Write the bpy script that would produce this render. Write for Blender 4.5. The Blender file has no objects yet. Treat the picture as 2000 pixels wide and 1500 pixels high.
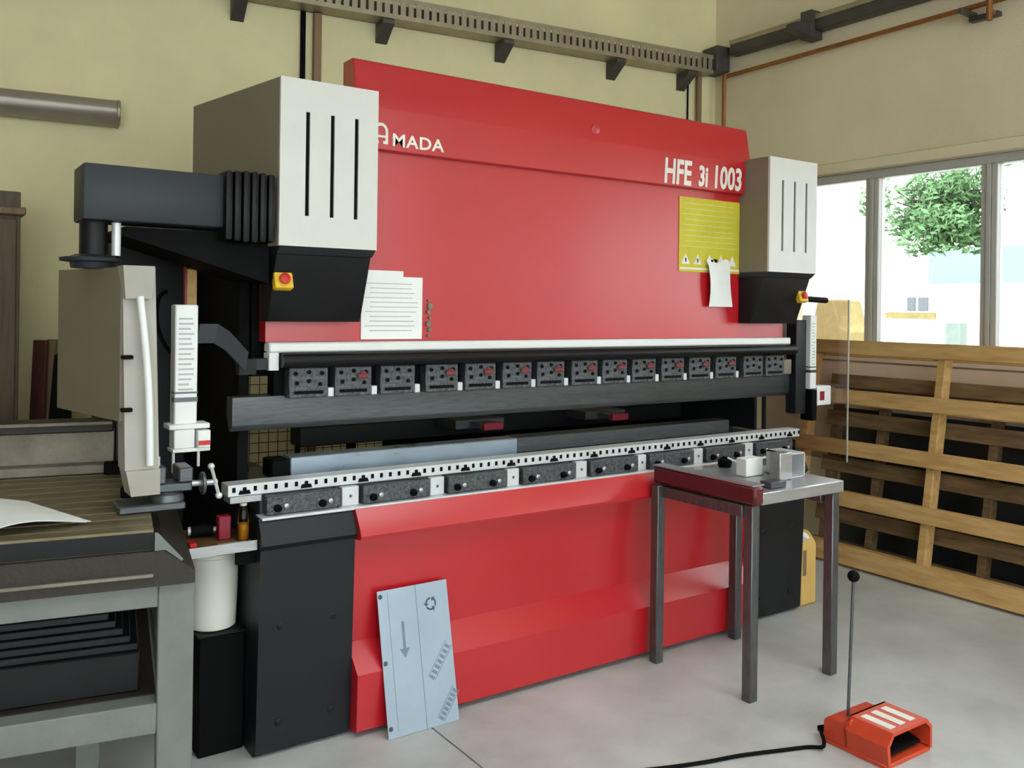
import bpy, bmesh, math, random
from mathutils import Matrix, Vector
random.seed(7)
S = bpy.context.scene
COL = S.collection
R = math.radians

# ------------------------------------------------------------------ camera, sky, exposure
FPX, PPX, PPY, ROLL, EYE = 1746.0, 1000.0, 605.0, 0.0136, 1.62
FWD = Vector((.566, .824, 0)).normalized()
RGT = Vector((FWD.y, -FWD.x, 0))
cam_d = bpy.data.cameras.new('camera'); cam = bpy.data.objects.new('camera', cam_d); COL.objects.link(cam)
cam_d.sensor_fit = 'HORIZONTAL'; cam_d.sensor_width = 36; cam_d.lens = 36 * FPX / 2000
cam_d.shift_y = -(750 - PPY) / 2000
cam_d.clip_end = 300
up = Vector((0, 0, 1))
cr = (RGT * math.cos(ROLL) + up * math.sin(ROLL)); cu = (up * math.cos(ROLL) - RGT * math.sin(ROLL))
mw = Matrix((cr, cu, -FWD)).transposed().to_4x4(); mw.translation = Vector((0, 0, EYE))
cam.matrix_world = mw
S.camera = cam

w = bpy.data.worlds.new('overcast_sky'); S.world = w; w.use_nodes = True
bg = w.node_tree.nodes['Background']; bg.inputs[0].default_value = (.93, .97, 1, 1); bg.inputs[1].default_value = 1.0
S.view_settings.view_transform = 'Standard'; S.view_settings.look = 'None'
S.view_settings.gamma = 1; S.view_settings.use_curve_mapping = False
S.view_settings.exposure = 2.55
S.cycles.max_bounces = 10; S.cycles.diffuse_bounces = 6; S.cycles.transparent_max_bounces = 12

# ------------------------------------------------------------------ pixel helper (gives a direction; depth comes from what a thing touches)
def ray(x, y):
    u, v = x - PPX, y - PPY
    a, b = u - v * ROLL, u * ROLL + v
    return RGT * (a / FPX) + FWD - up * (b / FPX)
def onX(x, y, X): r = ray(x, y); t = X / r.x; return Vector((0, 0, EYE)) + r * t
def onY(x, y, Y): r = ray(x, y); t = Y / r.y; return Vector((0, 0, EYE)) + r * t
def onZ(x, y, Z): r = ray(x, y); t = (Z - EYE) / r.z; return Vector((0, 0, EYE)) + r * t
def onD(x, y, d): return Vector((0, 0, EYE)) + ray(x, y) * d

# ------------------------------------------------------------------ materials
def hexc(h):
    h = h.lstrip('#'); o = []
    for i in (0, 2, 4):
        c = int(h[i:i+2], 16) / 255
        o.append(c / 12.92 if c <= .04045 else ((c + .055) / 1.055) ** 2.4)
    return tuple(o)
MATS = {}
def mat(name, col, rough=.5, metal=0, var=.12, scale=6, bump=.0, bscale=80, stretch=None, col2=None, spec=.5, coat=0, rvar=.1):
    m = bpy.data.materials.new(name); m.use_nodes = True; nt = m.node_tree; N = nt.nodes; L = nt.links
    b = N['Principled BSDF']
    c = hexc(col) if isinstance(col, str) else col
    tc = N.new('ShaderNodeTexCoord'); mp = N.new('ShaderNodeMapping'); L.new(tc.outputs['Object'], mp.inputs[0])
    if stretch: mp.inputs['Scale'].default_value = stretch
    n = N.new('ShaderNodeTexNoise'); n.inputs['Scale'].default_value = scale; n.inputs['Detail'].default_value = 6; n.inputs['Roughness'].default_value = .6
    L.new(mp.outputs[0], n.inputs['Vector'])
    rp = N.new('ShaderNodeValToRGB'); L.new(n.outputs['Fac'], rp.inputs[0])
    c2 = (hexc(col2) if isinstance(col2, str) else col2) if col2 else tuple(x * (1 - var) for x in c)
    c1 = c if col2 else tuple(min(1, x * (1 + var * .6)) for x in c)
    rp.color_ramp.elements[0].position = .3; rp.color_ramp.elements[1].position = .7
    rp.color_ramp.elements[0].color = (*c2, 1); rp.color_ramp.elements[1].color = (*c1, 1)
    L.new(rp.outputs[0], b.inputs['Base Color'])
    b.inputs['Metallic'].default_value = metal; b.inputs['Specular IOR Level'].default_value = spec
    mr = N.new('ShaderNodeMapRange'); L.new(n.outputs['Fac'], mr.inputs[0])
    mr.inputs['To Min'].default_value = max(.02, rough - rvar); mr.inputs['To Max'].default_value = min(1, rough + rvar)
    L.new(mr.outputs[0], b.inputs['Roughness'])
    if coat: b.inputs['Coat Weight'].default_value = coat; b.inputs['Coat Roughness'].default_value = .25
    if bump:
        n2 = N.new('ShaderNodeTexNoise'); n2.inputs['Scale'].default_value = bscale; n2.inputs['Detail'].default_value = 4
        L.new(mp.outputs[0], n2.inputs['Vector'])
        bp = N.new('ShaderNodeBump'); bp.inputs['Strength'].default_value = bump; bp.inputs['Distance'].default_value = .01
        L.new(n2.outputs['Fac'], bp.inputs['Height']); L.new(bp.outputs[0], b.inputs['Normal'])
    MATS[name] = m
    return m
M = MATS
mat('wall_cream', '#e5ddb0', .85, var=.10, scale=1.2, bump=.15, bscale=60)
mat('wall_buff', '#e6dabd', .85, var=.10, scale=1.2, bump=.15, bscale=60)
mat('wall_brown', '#7b6c56', .85, var=.10, scale=1.2, bump=.15, bscale=60)
mat('steel_film', '#a7b7c7', .3, .6, var=.12, scale=4, stretch=(1, 5, 5))
mat('panel_pink', '#ecd9c6', .6, var=.05)
mat('ceiling', '#cfc7b0', .9, var=.05)
mat('concrete', '#b7b8b6', .45, var=.22, scale=2.4, bump=.08, bscale=40, rvar=.12, spec=.4)
mat('joint', '#5b544a', .9)
mat('red', '#b8111e', .32, var=.05, scale=3, spec=1.0, rvar=.03)
mat('red_dull', '#5c171f', .45, var=.2, scale=9)
mat('black_paint', '#151618', .45, var=.15, scale=5, bump=.05, bscale=200, spec=.25)
mat('charcoal', '#14171c', .45, var=.15, scale=5, bump=.08, bscale=220, spec=.35)
mat('slate', '#272b31', .45, var=.12, scale=4, bump=.04, bscale=220, spec=.3)
mat('matte_black', '#060607', .7, var=.2, spec=.12)
mat('rubber', '#08080a', .42, var=.2, spec=.25)
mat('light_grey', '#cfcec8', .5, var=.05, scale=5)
mat('head_side_shade', '#7d7464', .5, var=.06, scale=5)  # cover paint toned down, the shade on the sides put into its colour
mat('white_paint', '#dfe1df', .45, var=.05)
mat('pendant_beige', '#786e5c', .5, var=.10, scale=5)
mat('pendant_light', '#a39f96', .45, var=.10, scale=5)
mat('steel', '#b4b6b8', .34, .7, var=.15, scale=9, stretch=(1, 6, 6), bump=.03)
mat('steel_bright', '#d2d5d7', .38, .3, var=.08, scale=9)
mat('steel_dark', '#5e6265', .40, .7, var=.22, scale=14, stretch=(1, 8, 8), bump=.05)
mat('steel_clamp', '#54575a', .45, .45, var=.75, scale=75, bump=.4, bscale=110)
mat('tslot_steel', '#7d7258', .48, .55, var=.35, scale=7, stretch=(1, 5, 5), bump=.1)
mat('cast_brown', '#2e2922', .55, .25, var=.3, scale=6, bump=.15)
mat('fixture_steel', '#7d7568', .5, .45, var=.35, scale=7, bump=.12)
mat('frame_grey', '#70736f', .55, .1, var=.16, scale=8, bump=.05)
mat('leg_steel', '#6b6c6e', .40, .8, var=.25, scale=12, stretch=(6, 6, 1))
mat('film_blue', '#9dadbc', .38, .1, var=.10, scale=4, spec=.5)
mat('print_grey', '#6f7f91', .6)
mat('print_dark', '#3f4854', .6)
mat('paper', '#e6e7e4', .8, var=.04)
mat('paper_print', '#a9b0b4', .8)
mat('yellow_placard', '#c9bd33', .6, var=.14, scale=7)
mat('yellow_pale', '#cfc684', .6)
mat('sticker_white', '#e4e2d8', .6)
mat('yellow', '#e0b52a', .45, var=.06)
mat('estop_red', '#c22014', .4)
mat('lever_red', '#6e2528', .5, var=.3, scale=60)
mat('orange_red', '#c84426', .42, var=.10, scale=10)
mat('wood_pine', '#d9b277', .65, var=.0, col2='#b58c52', scale=5, stretch=(5, .7, 5), bump=.15, bscale=30)
mat('wood_old', '#8f7450', .7, col2='#5f4a30', scale=5, stretch=(5, .7, 5), bump=.2, bscale=30)
mat('wood_brown', '#6d5a44', .6, col2='#4c3d2e', scale=4, stretch=(6, 6, .6), bump=.1)
mat('wood_redbrown', '#5b2b22', .6, col2='#3e1c17', scale=4, stretch=(6, 6, .6))
mat('wood_tan', '#8a7254', .6, col2='#6d583f', scale=4, stretch=(6, 6, .6))
mat('wood_tray', '#7d5a30', .6, col2='#54391d', scale=6)
mat('frame_pvc', '#b9b8b4', .4, var=.05)
mat('sill', '#d8cfc4', .5, var=.06)
mat('tray_galv', '#a79d88', .45, .55, var=.2, scale=10)
mat('tray_dark', '#55524f', .5, .45, var=.2, scale=10)
mat('copper', '#a06a3c', .45, .5, var=.2, scale=9)
mat('pipe_brown', '#8a6e50', .6, var=.15)
mat('lamp_grey', '#9c948a', .35, .35, var=.1)
mat('bucket_white', '#e4e1d6', .4, var=.04)
mat('can_beige', '#d2ad64', .5, var=.10, scale=7)
mat('amber', '#c98a1f', .25, var=.1)
mat('crimson', '#8c1230', .4)
mat('wire', '#3a3a3c', .5, .5)
mat('ground_out', '#b5b3ad', .9)
mat('facade', '#e9e9e6', .9, var=.03)
mat('shutter_blue', '#7d9da1', .7, var=.05)
mat('leaf', '#6d9063', .7, col2='#587a50', scale=3, spec=.2)
mat('bark', '#57483a', .9, col2='#3c3128')
mat('win_dark', '#5b6166', .3)
mat('green_bin', '#79857f', .6)
mat('yellow_out', '#8a7a48', .6, var=.2)
def glassmat(name, tint, gloss):
    m = bpy.data.materials.new(name); m.use_nodes = True; nt = m.node_tree; N = nt.nodes; L = nt.links
    N.remove(N['Principled BSDF']); out = N['Material Output']
    t = N.new('ShaderNodeBsdfTransparent'); t.inputs[0].default_value = (*tint, 1)
    g = N.new('ShaderNodeBsdfGlossy'); g.inputs['Roughness'].default_value = .05
    fr = N.new('ShaderNodeFresnel'); fr.inputs[0].default_value = gloss
    mx = N.new('ShaderNodeMixShader'); L.new(fr.outputs[0], mx.inputs[0]); L.new(t.outputs[0], mx.inputs[1]); L.new(g.outputs[0], mx.inputs[2])
    L.new(mx.outputs[0], out.inputs[0]); MATS[name] = m
glassmat('glass', (.97, .99, .98), 1.3)
glassmat('plexi', (.84, .79, .78), 1.5)
glassmat('clear_plastic', (.8, .76, .66), 1.3)

# ------------------------------------------------------------------ mesh builder
class MB:
    def __init__(s, mtx=None): s.bm = bmesh.new(); s.M = mtx or Matrix()
    def merge(s, t, mtx=None):
        me = bpy.data.meshes.new('tmp'); t.to_mesh(me); t.free()
        me.transform(s.M @ mtx if mtx else s.M); s.bm.from_mesh(me); bpy.data.meshes.remove(me); return s
    def box(s, x0, x1, y0, y1, z0, z1, bev=0, seg=1, mtx=None):
        t = bmesh.new(); bmesh.ops.create_cube(t, size=1)
        for v in t.verts: v.co = Vector(((x0+x1)/2 + v.co.x*(x1-x0), (y0+y1)/2 + v.co.y*(y1-y0), (z0+z1)/2 + v.co.z*(z1-z0)))
        if bev: bmesh.ops.bevel(t, geom=t.edges[:], offset=bev, segments=seg, affect='EDGES', profile=.5)
        return s.merge(t, mtx)
    def prism(s, pts, axis, a, b, bev=0, mtx=None):   # pts 2D polygon: axis X -> (y,z), Y -> (x,z), Z -> (x,y)
        def P(p, q): return {'X': (q, p[0], p[1]), 'Y': (p[0], q, p[1]), 'Z': (p[0], p[1], q)}[axis]
        t = bmesh.new(); A = [t.verts.new(P(p, a)) for p in pts]; B = [t.verts.new(P(p, b)) for p in pts]; n = len(pts)
        t.faces.new(A); t.faces.new(B[::-1])
        for i in range(n): t.faces.new((A[i], B[i], B[(i+1) % n], A[(i+1) % n]))
        bmesh.ops.recalc_face_normals(t, faces=t.faces[:])
        if bev: bmesh.ops.bevel(t, geom=t.edges[:], offset=bev, segments=1, affect='EDGES')
        return s.merge(t, mtx)
    def hexa(s, bot, top):        # 4 bottom points, 4 top points (3D)
        t = bmesh.new(); A = [t.verts.new(p) for p in bot]; B = [t.verts.new(p) for p in top]
        t.faces.new(A); t.faces.new(B[::-1])
        for i in range(4): t.faces.new((A[i], B[i], B[(i+1) % 4], A[(i+1) % 4]))
        bmesh.ops.recalc_face_normals(t, faces=t.faces[:]); return s.merge(t)
    def cyl(s, p, q, r, n=16, r2=None):
        p, q = Vector(p), Vector(q); d = q - p
        t = bmesh.new(); bmesh.ops.create_cone(t, cap_ends=True, segments=n, radius1=r, radius2=r if r2 is None else r2, depth=d.length)
        m = Matrix.Translation((p+q)/2) @ d.to_track_quat('Z', 'Y').to_matrix().to_4x4()
        return s.merge(t, m)
    def lathe(s, prof, c=(0, 0, 0), n=24):   # prof: (r,z)
        t = bmesh.new(); rings = []
        for r, z in prof: rings.append([t.verts.new((c[0]+r*math.cos(2*math.pi*i/n), c[1]+r*math.sin(2*math.pi*i/n), c[2]+z)) for i in range(n)])
        for a, b in zip(rings, rings[1:]):
            for i in range(n): t.faces.new((a[i], a[(i+1) % n], b[(i+1) % n], b[i]))
        t.faces.new(rings[0][::-1]); t.faces.new(rings[-1]); bmesh.ops.recalc_face_normals(t, faces=t.faces[:])
        return s.merge(t)
    def sphere(s, c, r, n=16, sc=(1, 1, 1)):
        t = bmesh.new(); bmesh.ops.create_uvsphere(t, u_segments=n, v_segments=n//2+2, radius=r)
        return s.merge(t, Matrix.Translation(c) @ Matrix.Diagonal((*sc, 1)))
    def tube(s, pts, r, n=10, rad=None):
        pts = [Vector(p) for p in pts]; t = bmesh.new(); rings = []
        for i, p in enumerate(pts):
            d = (pts[min(i+1, len(pts)-1)] - pts[max(i-1, 0)]).normalized()
            a = d.orthogonal().normalized() if i == 0 else (ref - d*ref.dot(d)).normalized()
            ref = a; b = d.cross(a); rr = rad[i] if rad else r
            rings.append([t.verts.new(p + (a*math.cos(2*math.pi*k/n) + b*math.sin(2*math.pi*k/n))*rr) for k in range(n)])
        for A, B in zip(rings, rings[1:]):
            for k in range(n): t.faces.new((A[k], A[(k+1) % n], B[(k+1) % n], B[k]))
        t.faces.new(rings[0][::-1]); t.faces.new(rings[-1]); bmesh.ops.recalc_face_normals(t, faces=t.faces[:])
        return s.merge(t)
    def poly(s, pts):
        t = bmesh.new(); t.faces.new([t.verts.new(p) for p in pts]); return s.merge(t)
    def sheet(s, f, nu, nv, th):    # f(u,v) -> point; gives a thick sheet
        t = bmesh.new(); g = [[t.verts.new(f(i/nu, j/nv)) for j in range(nv+1)] for i in range(nu+1)]
        for i in range(nu):
            for j in range(nv): t.faces.new((g[i][j], g[i+1][j], g[i+1][j+1], g[i][j+1]))
        bmesh.ops.recalc_face_normals(t, faces=t.faces[:])
        bmesh.ops.solidify(t, geom=t.faces[:], thickness=th); return s.merge(t)

WM = {}
def finish_mesh(bm, name, material):
    for f in bm.faces: f.smooth = True
    for e in bm.edges:
        if len(e.link_faces) != 2 or e.calc_face_angle(3) > .62: e.smooth = False
    me = bpy.data.meshes.new(name); bm.to_mesh(me); bm.free(); me.materials.append(M[material]); return me
def setp(o, label=None, cat=None, group=None, kind=None):
    if label: o['label'] = label
    if cat: o['category'] = cat
    if group: o['group'] = group
    if kind: o['kind'] = kind
    return o
def obj(name, mb, material, parent=None, label=None, cat=None, group=None, kind=None):
    """links the builder's shape (world coordinates) as one mesh object"""
    me = finish_mesh(mb.bm, name, material)
    o = bpy.data.objects.new(name, me); COL.objects.link(o)
    if parent is not None:
        W = WM[parent.name]; me.transform(W.inverted()); o.parent = parent; WM[o.name] = W.copy()
    else:
        xs = [v.co for v in me.vertices]
        c = Vector(((min(v.x for v in xs)+max(v.x for v in xs))/2, (min(v.y for v in xs)+max(v.y for v in xs))/2, min(v.z for v in xs)))
        me.transform(Matrix.Translation(-c)); o.location = c; WM[o.name] = Matrix.Translation(c)
    return setp(o, label, cat, group, kind)
def thing(name, loc, label, cat, rotz=0, group=None, kind=None):
    o = bpy.data.objects.new(name, None); COL.objects.link(o); o.empty_display_size = .1
    o.location = loc; o.rotation_euler = (0, 0, rotz)
    WM[o.name] = Matrix.Translation(loc) @ Matrix.Rotation(rotz, 4, 'Z')
    return setp(o, label, cat, group, kind)
def shape(name, mb, material): return finish_mesh(mb.bm, name, material)      # shared mesh in its own coordinates
def inst(name, me, parent, world, label=None, kind=None):
    o = bpy.data.objects.new(name, me); COL.objects.link(o); o.parent = parent
    o.matrix_basis = WM[parent.name].inverted() @ world; WM[o.name] = world.copy()
    return setp(o, label, kind=kind)
T = Matrix.Translation
def text_obj(name, body, size, mtx, material, parent, sx=1, depth=.001, bold=0.0, shear=0, sp=1):
    cu_ = bpy.data.curves.new('t', 'FONT'); cu_.body = body; cu_.size = size; cu_.extrude = depth; cu_.offset = bold; cu_.shear = shear
    cu_.space_character = sp; cu_.resolution_u = 3
    tmp = bpy.data.objects.new('t', cu_); COL.objects.link(tmp)
    dg = bpy.context.evaluated_depsgraph_get(); me = bpy.data.meshes.new_from_object(tmp.evaluated_get(dg))
    bpy.data.objects.remove(tmp); bpy.data.curves.remove(cu_)
    me.name = name; me.materials.clear(); me.materials.append(M[material])
    W = WM[parent.name]; me.transform(W.inverted() @ mtx @ Matrix.Diagonal((sx, 1, 1, 1)))
    o = bpy.data.objects.new(name, me); COL.objects.link(o); o.parent = parent; WM[o.name] = W.copy(); return o
def front_mtx(x, y, z): return T((x, y, z)) @ Matrix.Rotation(R(90), 4, 'X')   # text facing -Y

# ------------------------------------------------------------------ setting: floor, walls, ceiling, windows
XR, CY_ = 5.5, 5.11                       # right wall plane, room corner
WA = R(-6.9); wx, wy = math.cos(WA), math.sin(WA)
BWM = T((XR, CY_, 0)) @ Matrix.Rotation(WA, 4, 'Z')     # back wall frame: x = -s along wall, y = -off from wall
LX, FY, HC = -5.5, -5.0, 5.0
fl = thing('floor', (0, 0, 0), 'grey power-floated concrete floor with saw-cut joints', None, kind='structure')
obj('joint_bed', MB().box(LX-.3, XR+.3, FY-.3, 6.9, -.25, -.015), 'joint', fl)
jx = [LX-.3, -2.2, 1.72, 5.8]; jy = [FY-.3, -1.4, 6.9]
for i in range(3):
    for j in range(2):
        obj('slab', MB().box(jx[i]+.004, jx[i+1]-.004, jy[j]+.004, jy[j+1]-.004, -.2, 0), 'concrete', fl)
obj('wall_back', MB(BWM).box(-11.6, .3, 0, .3, 0, HC), 'wall_cream', kind='structure')
wl = obj('wall_left', MB().box(LX-.3, LX, FY, 6.7, 0, HC), 'wall_brown', kind='structure')
SKX, SKY = [(-4.4, -.2), (.3, 4.6)], (-2.0, .6)
b = MB(); b.box(LX-.3, XR+.3, FY-.3, SKY[0], HC, HC+.2); b.box(LX-.3, XR+.3, SKY[1], 6.9, HC, HC+.2)
for x0, x1 in ((LX-.3, SKX[0][0]), (SKX[0][1], SKX[1][0]), (SKX[1][1], XR+.3)): b.box(x0, x1, SKY[0], SKY[1], HC, HC+.2)
obj('ceiling', b, 'ceiling', kind='structure')
for k, (x0, x1) in enumerate(SKX):
    wn = thing('window_%d' % (k+5), ((x0+x1)/2, -.7, HC+.1), 'flat roof light over the shop floor', None, kind='structure')
    obj('pane', MB().box(x0, x1, SKY[0], SKY[1], HC+.12, HC+.13), 'glass', wn)
    for i in range(1, 4): obj('glazing_bar', MB().box(x0+(x1-x0)*i/4-.02, x0+(x1-x0)*i/4+.02, SKY[0], SKY[1], HC+.10, HC+.12), 'frame_pvc', wn)
# right wall with a ribbon window
WY0, WY1, WZ0, WZ1 = -3.4, 4.45, 1.34, 2.62
b = MB()
b.box(XR, XR+.3, FY-.3, CY_+.2, 0, WZ0); b.box(XR, XR+.3, FY-.3, CY_+.2, WZ1, HC)
b.box(XR, XR+.3, FY-.3, WY0, WZ0, WZ1); b.box(XR, XR+.3, WY1, CY_+.2, WZ0, WZ1)
obj('wall_right', b, 'wall_buff', kind='structure')
# front wall behind the camera with tall shop windows
b = MB(); FZ0, FZ1 = .6, 4.4
gaps = [(-4.9, -1.9), (-1.5, 1.5), (1.9, 4.9)]
b.box(LX, XR, FY-.3, FY, 0, FZ0); b.box(LX, XR, FY-.3, FY, FZ1, HC)
for x0, x1 in ((LX, -4.9), (-1.9, -1.5), (1.5, 1.9), (4.9, XR)): b.box(x0, x1, FY-.3, FY, FZ0, FZ1)
obj('wall_front', b, 'wall_buff', kind='structure')
for k, (x0, x1) in enumerate(gaps):
    wn = thing('window_%d' % (k+2), ((x0+x1)/2, FY-.15, FZ0), 'tall shop window in the wall opposite the press', None, kind='structure')
    b = MB(); b.box(x0, x0+.07, FY-.2, FY-.1, FZ0, FZ1); b.box(x1-.07, x1, FY-.2, FY-.1, FZ0, FZ1)
    b.box(x0, x1, FY-.2, FY-.1, FZ0, FZ0+.07); b.box(x0, x1, FY-.2, FY-.1, FZ1-.07, FZ1); b.box((x0+x1)/2-.035, (x0+x1)/2+.035, FY-.2, FY-.1, FZ0, FZ1)
    obj('window_frame', b, 'frame_pvc', wn)
    obj('pane', MB().box(x0+.07, (x0+x1)/2-.035, FY-.155, FY-.145, FZ0+.07, FZ1-.07), 'glass', wn)
    obj('pane', MB().box((x0+x1)/2+.035, x1-.07, FY-.155, FY-.145, FZ0+.07, FZ1-.07), 'glass', wn)
# ribbon window on the right wall
wn = thing('window_1', (XR+.1, 2, WZ0), 'grey framed ribbon window in the right wall', None, kind='structure')
b = MB(); b.box(XR+.04, XR+.12, WY0, WY1, WZ0, WZ0+.07, .004); obj('frame_rail', b, 'frame_pvc', wn)
obj('frame_rail', MB().box(XR+.04, XR+.12, WY0, WY1, WZ1-.06, WZ1, .004), 'frame_pvc', wn)
ms = [WY1-.045, 3.69, 2.885, 2.085, 1.285, .485, -.315, -1.115, -1.915, -2.715, WY0+.045]
for y in ms:
    b = MB(); b.box(XR+.03, XR+.13, y-.012, y+.012, WZ0+.07, WZ1-.06); b.box(XR+.04, XR+.12, y-.05, y-.014, WZ0+.07, WZ1-.06, .004); b.box(XR+.04, XR+.12, y+.014, y+.05, WZ0+.07, WZ1-.06, .004)
    obj('mullion', b, 'frame_pvc', wn)
for a, c in zip(ms, ms[1:]):
    obj('pane', MB().box(XR+.077, XR+.083, c+.05, a-.05, WZ0+.07, WZ1-.06), 'glass', wn)
obj('trim_1', MB().box(XR-.03, XR+.0, WY0-.1, WY1+.1, WZ1+.0, WZ1+.075, .004), 'wall_buff', kind='structure')
obj('trim_3', MB().box(XR-.022, XR, WY0-.1, WY1+.1, .62, WZ0-.05, .003), 'panel_pink', kind='structure')
obj('trim_2', MB().box(XR-.035, XR+.04, WY0-.1, WY1+.1, WZ0-.045, WZ0, .006), 'sill', kind='structure')
# ------------------------------------------------------------------ the press brake
PB = thing('press_brake', (2.56, 3.6, 0), 'long red and black hydraulic press brake with light grey cylinder covers', 'press brake')
# lower side cabinets
def cab(x0, x1):
    prof = [(3.13, .862), (3.085, .772), (3.105, .752), (3.13, .02), (3.16, 0), (4.3, 0), (4.3, .862)]
    c = obj('side_cabinet', MB().prism(prof, 'X', x0, x1), 'charcoal', PB)
    for (fx_, z) in ((.22, .47), (.78, .47), (.78, .12), (.22, .12)):
        x = x0 + (x1-x0)*fx_; y = 3.118 if z > .3 else 3.127
        obj('cover_bolt', MB(T((x, y, z)) @ Matrix.Rotation(R(90), 4, 'X')).lathe([(.013, -.004), (.013, .004), (.008, .008)], n=12), 'black_paint', c)
    return c
cab(1.067, 1.43); cab(3.665, 4.09)
# red apron
prof = [(3.135, .862), (3.11, .858), (3.065, .790), (3.055, .765), (3.06, .752), (3.14, .742), (3.165, .338), (3.07, .242), (3.075, .03), (3.09, .02), (3.3, .02), (3.3, .862)]
obj('front_apron', MB().prism(prof, 'X', 1.432, 3.663), 'red', PB)
obj('apron_foot', MB().box(1.45, 3.64, 3.13, 3.28, 0, .02), 'matte_black', PB)
# bed beam, ledge, lower tool holder
obj('bed', MB().box(1.09, 4.07, 3.185, 3.62, .862, .962, .003), 'steel_dark', PB)
obj('bed_ledge', MB().box(1.075, 4.075, 3.115, 3.19, .855, .866, .002), 'steel_bright', PB)
die = obj('die_holder', MB().box(.969, 4.118, 3.17, 3.25, .942, .984, .002), 'steel_bright', PB, 'bright steel lower tool rail drilled with holes')
obj('die_step', MB().box(.975, 1.09, 3.165, 3.24, .918, .942, .002), 'steel', PB)
hole = shape('index_hole', MB().box(-.0055, .0055, -.002, .002, -.0085, .0085), 'matte_black')
x = .99; k = 0
notch = shape('clamp_notch', MB().prism([(-.022, -.012), (.022, -.012), (.017, .002), (.006, .002), (.006, .013), (-.006, .013), (-.006, .002), (-.017, .002)], 'Y', -.003, .003), 'matte_black')
while x < 4.11:
    if k % 6 == 1: inst('clamp_notch', notch, die, T((x, 3.1685, .960)))
    else: inst('index_hole', hole, die, T((x, 3.169, .9655)))
    x += .0385; k += 1
KX = [(1.098, 1.383), (1.476, 1.765), (1.853, 2.14), (2.225, 2.515), (2.601, 2.89), (2.966, 3.262), (3.351, 3.637), (3.725, 4.017)]
bolt = shape('clamp_screw', MB(Matrix.Rotation(R(90), 4, 'X')).lathe([(.014, -.01), (.014, .012), (.010, .016), (.010, .02), (.005, .02), (.005, .012)], n=14), 'matte_black')
boltb = shape('clamp_screw_head', MB(Matrix.Rotation(R(90), 4, 'X')).lathe([(.009, -.01), (.009, .008), (.006, .010)], n=12), 'steel')
for i, (a, c) in enumerate(KX):
    kb = obj('die_clamp', MB().box(a, c, 3.135, 3.185, .868, .937, .003), 'steel_clamp', PB)
    for f in (.14, .74):
        inst('clamp_screw', bolt, kb, T((a + (c-a)*f, 3.135, .892)))
        inst('clamp_screw', boltb, kb, T((a + (c-a)*(f+.11), 3.135, .898)))
    if i < 7:
        n0 = c; n1 = KX[i+1][0]
        sp = obj('spacer_block', MB().box(n0+.012, n1-.012, 3.150, 3.185, .866, .938, .002), 'steel_bright', PB)
        obj('dowel', MB(T(((n0+n1)/2, 3.15, .902)) @ Matrix.Rotation(R(90), 4, 'X')).lathe([(.006, -.005), (.006, .002)], n=10), 'steel_dark', sp)
# ram: red plate and top cover
ram = obj('ram_plate', MB().prism([(1.107, 1.49), (4.0, 1.49), (4.0, 1.70), (3.676, 1.70), (3.676, 2.45), (1.442, 2.45), (1.442, 1.70), (1.107, 1.70)], 'Y', 3.20, 3.27), 'red', PB)
prof = [(3.165, 2.236), (3.165, 2.40), (3.172, 2.45), (3.195, 2.578), (3.205, 2.587), (3.29, 2.587), (3.29, 2.236)]
top = obj('top_cover', MB().prism(prof, 'X', 1.436, 3.682, .004), 'red', PB)
obj('cover_bolt', MB(T((2.63, 3.172, 2.452)) @ Matrix.Rotation(R(96), 4, 'X')).lathe([(.024, -.01), (.024, .003), (.014, .005)], n=16), 'red', top)
text_obj('lettering', 'MADA', .070, front_mtx(1.590, 3.164, 2.258), 'sticker_white', top, sx=1.14, bold=.0012, sp=1.05)
# big rounded initial A
ab = MB(front_mtx(1.543, 3.164, 2.260))
ring = []
def arcA(r): return [(r*.9*math.cos(t), .048 + r*math.sin(t)) for t in [math.pi*1.0 - i*math.pi/14 for i in range(15)]]
o_, i_ = arcA(.034), arcA(.022)
for q in range(14): ab.hexa([(o_[q][0], o_[q][1], -.001), (o_[q+1][0], o_[q+1][1], -.001), (i_[q+1][0], i_[q+1][1], -.001), (i_[q][0], i_[q][1], -.001)], [(o_[q][0], o_[q][1], .001), (o_[q+1][0], o_[q+1][1], .001), (i_[q+1][0], i_[q+1][1], .001), (i_[q][0], i_[q][1], .001)])
for s_ in (-1, 1):
    ab.box(min(s_*.0306, s_*.0196), max(s_*.0306, s_*.0196), .012, .049, -.001, .001); ab.box(min(s_*.0306, s_*.010), max(s_*.0306, s_*.010), 0, .012, -.001, .001)
ab.box(-.02, .02, .024, .033, -.001, .001)
obj('logo_initial', ab, 'sticker_white', top)
text_obj('lettering', 'HFE', .168, front_mtx(3.055, 3.164, 2.252), 'sticker_white', top, sx=.66, bold=.0045, shear=.08)
text_obj('lettering', '3i', .140, front_mtx(3.292, 3.164, 2.256), 'sticker_white', top, sx=.68, bold=.0045, shear=.08)
text_obj('lettering', '1003', .158, front_mtx(3.392, 3.164, 2.256), 'sticker_white', top, sx=.70, bold=.0045, shear=.08)
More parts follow.
